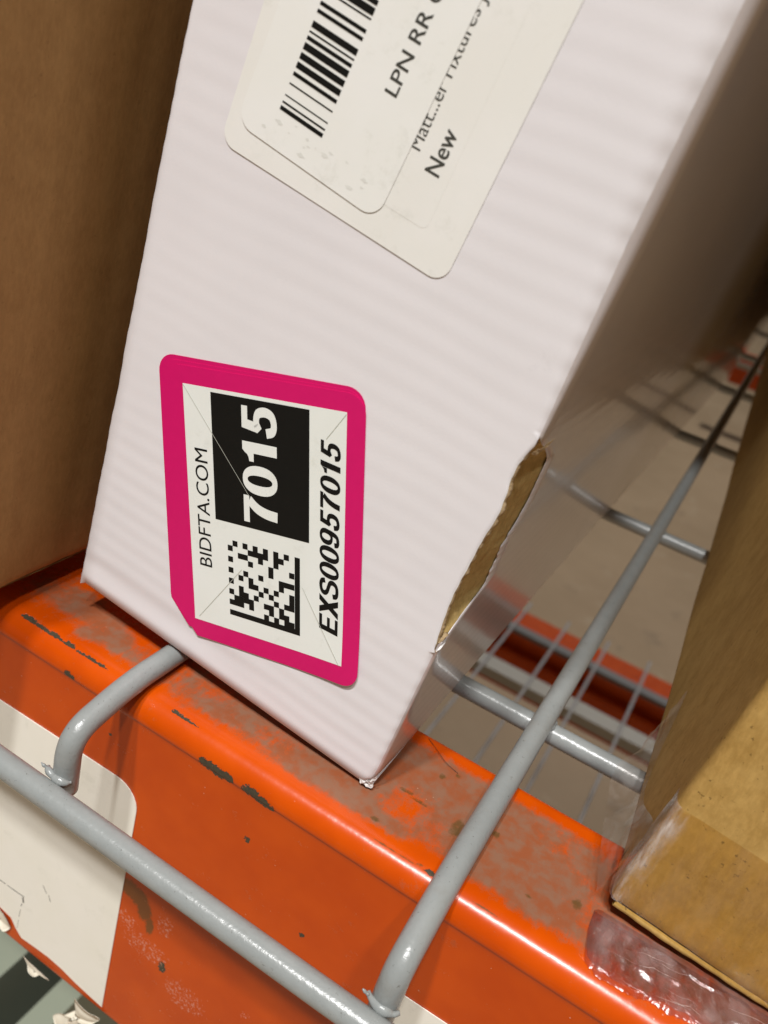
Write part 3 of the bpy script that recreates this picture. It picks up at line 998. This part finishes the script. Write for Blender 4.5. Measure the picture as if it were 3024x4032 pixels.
bars = [(-.18, .36), (.73, .97), (1.66, 1.82), (3.14, 3.33), (4.27, 4.75), (5.23, 6.0), (6.39, 7.17), (7.56, 8.40), (8.76, 9.23), (9.62, 9.84), (10.24, 11.02), (12.0, 12.44), (12.9, 13.36),
        (14.45, 14.66), (14.95, 15.83), (16.1, 16.7), (17.3, 17.5), (18.0, 18.8), (19.3, 19.5), (20.2, 20.9), (21.4, 21.6), (22.3, 22.9), (23.5, 24.2), (24.8, 25), (25.6, 26.4)]
flat(BF, [rect(0, 7.3, p, q) for p, q in bars], 0.20, BLACK, over, "barcode_print")
T = uvframe(OF)
a0, b0 = T(-34.2, 99.6); a1, b1 = T(-32.95, 109.35)
font_mesh(OF, font_polys("LPN RR", b0, b1, -a0, -a0 + 1.85, 0.010), vert_text, 0.20, FADED, over, "printed_line")
a2, b2 = T(-32.2, 110.25)
font_mesh(OF, font_polys("C", b2, b2 + 1.75, -a0 - .1, -a0 + 1.85, 0.010), vert_text, 0.20, FADED, over, "printed_line")

# ------------------------------------------------------------------ brown carton on the left
LBX, LBZ = -0.0313, 0.0057
LZ = np.array([0.085, 0.0, 1.0]); LX = np.array([1.0, 0.0, -0.085]); LYv = np.array([0, 1.0, 0])
LB = np.array([LBX, -0.026, LBZ])
left_box = thing("carton", tuple(LB), "brown cardboard carton close behind the left edge of the white carton", "carton")
dd = np.concatenate([np.linspace(0, 90, 91), np.linspace(95, 340, 30)])
vv = np.concatenate([[0, .3, .8, 1.5, 2.5], np.linspace(4, 360, 90)])
Vl = []
for v in vv:
    rib = 0.05 * np.sin(dd * 2 * math.pi / 7.0 + 0.6 * math.sin(v * .02)) + 0.22 * np.exp(-((dd - 25.5 + v * 0.004) / 1.6) ** 2)
    P3 = np.stack([dd * 0.03, np.full_like(dd, v * 0.015), dd * 0], 1)
    off = rib + 0.5 * vnoise(P3, 1.0, 5.5) - (max(0, 2.0 - v) ** 2) * 0.22
    Vl.append(LB + MM * (off[:, None] * LX + dd[:, None] * LYv + v * LZ))
mesh("side_panel", np.concatenate(Vl), [f[::-1] for f in grid_faces(len(vv), len(dd))], KRAFT_LEFT, left_box, True)
P = [LB + MM * (u * LX + d * LYv + v * LZ) for u, d, v in ((-.6, 0, .3), (-150, 0, .3), (-150, 340, .3), (-.6, 340, .3), (0, 0, 360), (-150, 0, 360), (-150, 340, 360), (0, 340, 360))]
mesh("carton_shell", P, [(0, 4, 5, 1), (1, 5, 6, 2), (2, 6, 7, 3), (4, 7, 6, 5), (0, 1, 2, 3)], KRAFT_LEFT, left_box)

# ------------------------------------------------------------------ golden carton on the right
RK = np.array([0.08554, 0.01336, 0.0050])
RX = np.array([0.995, 0.0, -0.10]); RZ = np.array([0.10, 0.03, 1.0]); RYv = np.array([-0.04, 1.0, 0.0])


def rb(u, d, v):
    u = np.asarray(u, float)[..., None]; d = np.asarray(d, float)[..., None]; v = np.asarray(v, float)[..., None]
    return RK + MM * (u * RX + d * RYv + v * RZ)


right_box = thing("carton", tuple(RK), "golden kraft carton sealed with clear tape at lower right", "carton")
vv = np.concatenate([[-0.35, -.15, 0.1, .6, 1.3], np.arange(2, 362, 2.0)])
uu0 = np.concatenate([np.linspace(1.6, 40, 80), np.linspace(44, 120, 16)])
Vl = []
for v in vv:
    P3 = np.stack([uu0 * 0.05, np.full_like(uu0, v * 0.05), uu0 * 0], 1)
    d = 0.25 * vnoise(P3, 1.0, 8.8) + 0.02 * np.sin(uu0 * 2 * math.pi / 6) + (max(0, 1.5 - v) ** 2) * 0.10
    k = 0.35 * math.exp(-((v + 1) / 3.0) ** 2)
    Rc = 1.5
    up, dp = [], []
    for a in (90, 70, 50, 35, 20, 10):
        up.append(Rc - Rc * math.sin(math.radians(a)) + k * 0.8); dp.append(Rc - Rc * math.cos(math.radians(a)))
    # u grows from the left side face (d>0) round the corner to the front
    U = np.concatenate([[0 + k * .8, 0 + k * .8], up, uu0 + (Rc - 1.5)]); D = np.concatenate([[8, 3.0], dp, d])
    D[2:8] = [Rc - Rc * math.cos(math.radians(a)) for a in (90, 70, 50, 35, 20, 10)]
    Vl.append(rb(U, D, np.full_like(U, v)))
NR = len(U)
mesh("front_panel", np.concatenate(Vl), [f[::-1] for f in grid_faces(len(vv), NR)], KRAFT_RIGHT, right_box, True)
dd = np.concatenate([[7.9], np.linspace(10, 60, 30), np.linspace(66, 900, 60)])
vs = np.concatenate([[0.2, .6, 1.2], np.linspace(2, 360, 100)])
Vl = []
for v in vs:
    P3 = np.stack([dd * 0.02, np.full_like(dd, v * 0.03), dd * 0], 1)
    u = 0.45 * vnoise(P3, 1.0, 6.1) * np.clip((dd - 8) / 15, 0, 1) + (max(0, 1.5 - v) ** 2) * 0.25
    Vl.append(rb(u, dd, np.full_like(dd, v)))
mesh("side_panel", np.concatenate(Vl), grid_faces(len(vs), len(dd)), KRAFT_RIGHT, right_box, True)
P = [rb(*q) for q in ((0.4, 1.2, .3), (120, 1.2, -1), (120, 900, -1), (0.4, 900, .3), (0, 0.2, 360), (120, 0.2, 360), (120, 900, 360), (0, 900, 360))]
mesh("carton_shell", P, [(1, 5, 6, 2), (2, 6, 7, 3), (4, 7, 6, 5), (0, 1, 2, 3)], KRAFT_RIGHT, right_box)
# bottom flap peeping out under the front panel
us = np.linspace(1.4, 60, 90)
Vl = []
for (dv, dd_) in ((-0.75, 1.6), (-0.9, 0.55), (-1.3, 0.25), (-1.9, 0.35), (-2.2, 0.8), (-2.3, 2.2)):
    wob = 0.15 * np.sin(us * 0.5) + 0.1 * np.sin(us * 1.7 + 1)
    fade = 0.9 * np.clip((us - 12) / 14, 0, 1)
    Vl.append(rb(us, dd_ + wob * .5 + 0 * us, dv + fade * 0.7 + 0 * us))
mesh("bottom_flap", np.concatenate(Vl), [f[::-1] for f in grid_faces(6, len(us))][::1], KRAFT_RIGHT, right_box, True)
# clear tape over the lower front, puckered round the corner
us = np.concatenate([np.linspace(-0.25, 4, 60), np.linspace(4.3, 60, 60)])
vv = np.linspace(-0.3, 20.8, 70)
Vl = []; hz = []
for v in vv:
    U = us.copy()
    D = np.where(U < 1.5, 1.5 - np.sqrt(np.clip(1.5 ** 2 - (1.5 - np.clip(U, 0, 1.5)) ** 2, 0, None)), 0.0) * 1.0
    D = D + np.where(U < 0, (-U) * 10, 0)
    P3 = np.stack([U * 0.9, np.full_like(U, v * 0.16), U * 0], 1)
    wr = np.clip(1 - np.abs(U - 0.9 + (20 - v) * 0.02) / 2.4, 0, 1)
    bumpy = 0.55 * np.abs(vnoise(P3, 1.0, 2.7)) * wr
    P4 = np.stack([U * 0.05, np.full_like(U, v * 0.05), U * 0], 1)
    base_d = np.where(U > 1.5, 0.25 * vnoise(P4, 1.0, 8.8), 0)
    Ue = np.maximum(U, 0) - np.where(U < 1.5, bumpy * 0.7 + 0.06, 0)
    Vl.append(rb(Ue, D + base_d - 0.10 - np.where(U > .6, bumpy, 0), np.full_like(U, v)))
    hz.append(np.clip(wr * 1.25 * (0.5 + 0.5 * np.clip(vnoise(P3 * 1.3, 1.0, 4.1) + .5, 0, 1)), 0, 1) + 0.05)
mesh("clear_tape", np.concatenate(Vl), [f[::-1] for f in grid_faces(len(vv), len(us))], TAPE, right_box, True, {"haze": np.concatenate(hz)})
# clear film flap hanging off the lower left side
nodes = [(14, 83.7, .8), (18, 82.7, 1.2), (22, 81.9, 1.6), (28.5, 80.7, 2.0), (37.6, 79.2, 2.6), (43.2, 79.3, 2.8), (45.4, 80.0, 3), (49.8, 81.9, 3), (57, 82.6, 3)]
ys = np.linspace(13.6, 57, 70); xo = np.interp(ys, [n[0] for n in nodes], [n[1] for n in nodes]); zo = np.interp(ys, [n[0] for n in nodes], [n[2] for n in nodes])
Vl = []
tt = np.linspace(0, 1, 22)
for y, x, z in zip(ys, xo, zo):
    e = rb(-0.15, y - 13.4, 9 + 5 * math.sin(y * .13)) / MM
    s0 = np.array([x, y, z + 3.0])
    P = s0[None, :] * (1 - tt[:, None]) + e[None, :] * tt[:, None]
    nz = vnoise(np.stack([P[:, 0] * .3, P[:, 1] * .22, P[:, 2] * .3], 1), 1.0, 3.9)
    P[:, 0] -= 1.0 * nz * np.sin(np.pi * tt)
    P[:, 2] -= 2.0 * np.sin(np.pi * tt) * .6
    Vl.append(P * MM)
mesh("film_flap", np.concatenate(Vl), grid_faces(len(ys), len(tt)), FILM_SIDE, right_box, True)

# crumpled film bundle squeezed under the right carton
film = thing("plastic_film", (0.1, 0.008, 0.0005), "crumpled clear plastic film bunched on the beam below the golden carton", "plastic film")
ol = np.array([(84.8, 9.5, 12.2), (85.3, 6.2, 12.8), (86.0, 3.6, 13), (88.3, 2.4, 13), (90.1, 2.5, 13), (94.8, 3.2, 13), (97.8, 3.9, 13), (101.2, 4.0, 13), (106, 3.6, 13), (112, 3.2, 13), (130, 3, 13)])
xs_ = np.linspace(84.8, 130, 200)
tt = np.linspace(0, 1, 60)


def film_z(x, Y, t):
    P3 = np.stack([np.full_like(Y, x * .22), Y * .30, Y * 0], 1)
    low = vnoise(P3 * 0.55, 1.0, 6.6)
    rid = np.clip(1 - np.abs(vnoise(P3 * 0.8 + 3, 1.0, 1.6)) * 3.2, 0, 1) ** 2
    rid2 = np.clip(1 - np.abs(vnoise(np.stack([P3[:, 0] * 2.0 + P3[:, 1], P3[:, 1] - P3[:, 0] * .6, P3[:, 2]], 1), 1.0, 8.6)) * 4.5, 0, 1) ** 2
    hump = np.sin(np.pi * np.clip(t * 1.02, 0, 1)) ** 0.7
    endf = np.clip((x - 84.8) / 2.5, 0, 1) ** .5
    z = 0.15 + hump * endf * np.clip(0.75 + 0.8 * low + 0.6 * rid + 0.22 * rid2, 0.1, 2.6)
    zmax = 5.0 - 0.1 * (x - 85.5) - 2.45 + np.clip((13.0 - Y) * 0.8, 0, 2)
    return np.minimum(z, np.maximum(zmax, 0.3 + 0.3 * rid2))


def film_y(x):
    y0 = np.interp(x, ol[:, 0], ol[:, 1]) + 0.7 * mnoise.noise(Vector((x * .35, 1, 1))) + 0.4 * mnoise.noise(Vector((x * 1.3, 4, 1)))
    return y0, np.interp(x, ol[:, 0], ol[:, 2]) + 1.5


Vl = []; fh = []
for x in xs_:
    y0, y1 = film_y(x)
    Y = y0 + (y1 - y0) * tt
    Vl.append(np.stack([np.full_like(Y, x), Y, film_z(x, Y, tt)], 1) * MM)
    fh.append(np.clip(0.25 + tt * 1.6, 0, 1) * np.clip((x - 84.5) / 2.5, .3, 1))
mesh("film_sheet", np.concatenate(Vl), [f[::-1] for f in grid_faces(len(xs_), len(tt))], FILM, film, True, {"haze": np.concatenate(fh)})
Vl = []
for x in xs_[:170]:
    y0 = np.interp(x, ol[:, 0], ol[:, 1]) + 1.2 + 0.8 * mnoise.noise(Vector((x * .4, 9, 1))); y1 = 13.5
    Y = y0 + (y1 - y0) * tt
    P3 = np.stack([np.full_like(Y, x * .3), Y * .24, Y * 0 + 5], 1)
    rid = 1 - np.abs(vnoise(P3, 1.0, 12.6)) * 2.4
    z = 0.15 + np.sin(np.pi * tt) ** 0.6 * np.clip(0.2 + 0.9 * rid, 0.05, 2) * np.clip((x - 84.8) / 3, 0, 1)
    Vl.append(np.stack([np.full_like(Y, x), Y, z], 1) * MM)
mesh("film_sheet", np.concatenate(Vl), [f[::-1] for f in grid_faces(170, len(tt))], FILM, film, True, {"haze": np.full(170 * len(tt), 0.8)})

rnd = random.Random(4)
for i in range(9):
    x0 = rnd.uniform(86, 108); t0 = rnd.uniform(.05, .7); dx = rnd.uniform(3, 8.0); dt = rnd.uniform(-.12, .18)
    pts = []
    for k in range(9):
        f = k / 8
        x = x0 + dx * f + .03 * math.sin(i + 3 * f); t = min(max(t0 + dt * f + .012 * math.sin(i * 2 + 4 * f), .02), .9)
        y0, y1 = film_y(x)
        Y = np.array([y0 + (y1 - y0) * t])
        pts.append((x, Y[0], film_z(x, Y, np.array([t]))[0] + .03))
    w_ = rnd.uniform(.015, .035)
    V, F = tube_geo(np.array(pts) * MM, w_ * MM, 6, lambda t: w_ * MM * max(.15, math.sin(math.pi * t)))
    mesh("film_crease", V, F, CREASE, film, True)

# a stray hair on the back edge of the beam
P = smooth_path([(47.0, 29.5, .12), (49.5, 27.6, .5), (52.2, 25.8, .5), (55.2, 25.2, .12)], 6)
V, F = tube_geo(np.array(P) * MM, 0.04 * MM, 6)
tag(mesh("hair", V - 0, F, HAIR, None, True, base=(0.05, 0.027, 0.0)), "fine dark hair lying on the rear edge of the orange beam", "hair")

# ------------------------------------------------------------------ lower shelf level behind
lower_beam = thing("shelf_beam", (0.0, 1.0, -0.66), "blurred orange stepped beam of the lower shelf, seen through the deck", "rack beam")
pr = [(1021, -543), (1021, -640), (955, -640), (955, -581), (957, -579), (978, -579), (978, -545), (980, -543)]
V = []; F = []
for x in (-900, 900):
    V += [(x * MM, y * MM, z * MM) for y, z in pr]
n = len(pr)
F = [(i, (i + 1) % n, n + (i + 1) % n, n + i) for i in range(n)] + [tuple(range(n))[::-1], tuple(range(n, 2 * n))]
mesh("beam_body", V, F, ORANGE, lower_beam)
lower_deck = thing("wire_deck", (0.0, 0.5, -0.54), "lower grey wire deck lying on the blurred orange beam", "wire deck")
rod = None
for k in range(-6, 8):
    x = -30.5 + 63.5 * k
    if rod is None:
        V, F = tube_geo([(0, y * MM, -0.5372) for y in (20, 400, 700, 900, 1040)], 2.2 * MM, 12)
        rod = mesh("deck_rod", V, F, PALE_WIRE, lower_deck, True)
        rod.location.x = x * MM
    else:
        c = rod.copy(); COL.objects.link(c); c.parent = lower_deck; c.location.x = x * MM
for y in (120, 240, 360):
    V, F = tube_geo([(-0.6, y * MM, -0.543), (0.6, y * MM, -0.543)], 2.2 * MM, 12)
    mesh("cross_rod", V, F, PALE_WIRE, lower_deck, True)
V, F = box_geo(-0.6, 0.6, 0.9595, 0.9765, -0.5465, -0.5405)
mesh("edge_bar", V, F, DARK_BAR, lower_deck)
V, F = box_geo(-0.6, 0.6, 0.843, 0.872, -0.556, -0.5405)
mesh("support_channel", V, F, CHANNEL, lower_deck)

# sage-grey cartons on the lower shelf, far left
V, F = box_geo(-0.42, -0.1165, -0.02, 0.33, -0.53, -0.30)
t = thing("carton", (-0.27, 0.15, -0.53), "sage grey carton below the beam at lower left, wider of two", "carton")
mesh("carton_body", V, F, SAGE, t)
V, F = box_geo(-0.418, -0.119, 0.145, 0.165, -0.3, -0.2985); mesh("flap_seam", V, F, BLACK, t)
V, F = box_geo(-0.094, -0.0815, -0.02, 0.33, -0.53, -0.30)
t = thing("carton", (-0.088, 0.15, -0.53), "narrow sage grey flat carton standing beside the wider one under the beam", "carton")
mesh("carton_body", V, F, SAGE, t)
V, F = box_geo(-0.093, -0.0825, 0.155, 0.158, -0.3, -0.2985); mesh("flap_seam", V, F, BLACK, t)

# rack of the next aisle, a few pixels at upper right
far = thing("rack_shelf", (0.0, 3.45, -0.7), "distant orange beam and pale deck of the next rack at upper right", "rack shelf")
V, F = box_geo(-0.062, 1.5, 3.40, 3.46, -0.60, -0.485); mesh("beam_body", V, F, ORANGE, far)
V, F = box_geo(-0.062, 1.5, 3.385, 3.398, -0.535, -0.515); mesh("edge_bar", V, F, CHANNEL, far)

# unseen next shelf level, added above the picture to shade the depth of this one
upper = thing("rack_shelf", (0.0, 0.5, 0.39), "unseen orange beam and board added above the cartons to shade the shelf depth", "rack shelf")
V, F = box_geo(-1.3, 1.3, 0.02, 0.05, 0.395, 0.485); mesh("beam_body", V, F, ORANGE, upper)
V, F = box_geo(-1.3, 1.3, 0.053, 1.06, 0.47, 0.488); mesh("shade_board", V, F, KRAFT_LEFT, upper)
shade_carton = thing("carton", (0.0, 0.55, 0.489), "unseen large brown carton added on the upper board to block the front lamps", "carton")  # unseen block added to keep the front lamps off the floor behind
V, F = box_geo(-1.1, 1.1, 0.06, 1.05, 0.489, 1.9); mesh("carton_body", V, F, KRAFT_LEFT, shade_carton)
V, F = box_geo(-1.1, 1.1, 0.54, 0.60, 1.9, 1.9006); mesh("packing_tape", V, F, CREASE, shade_carton)
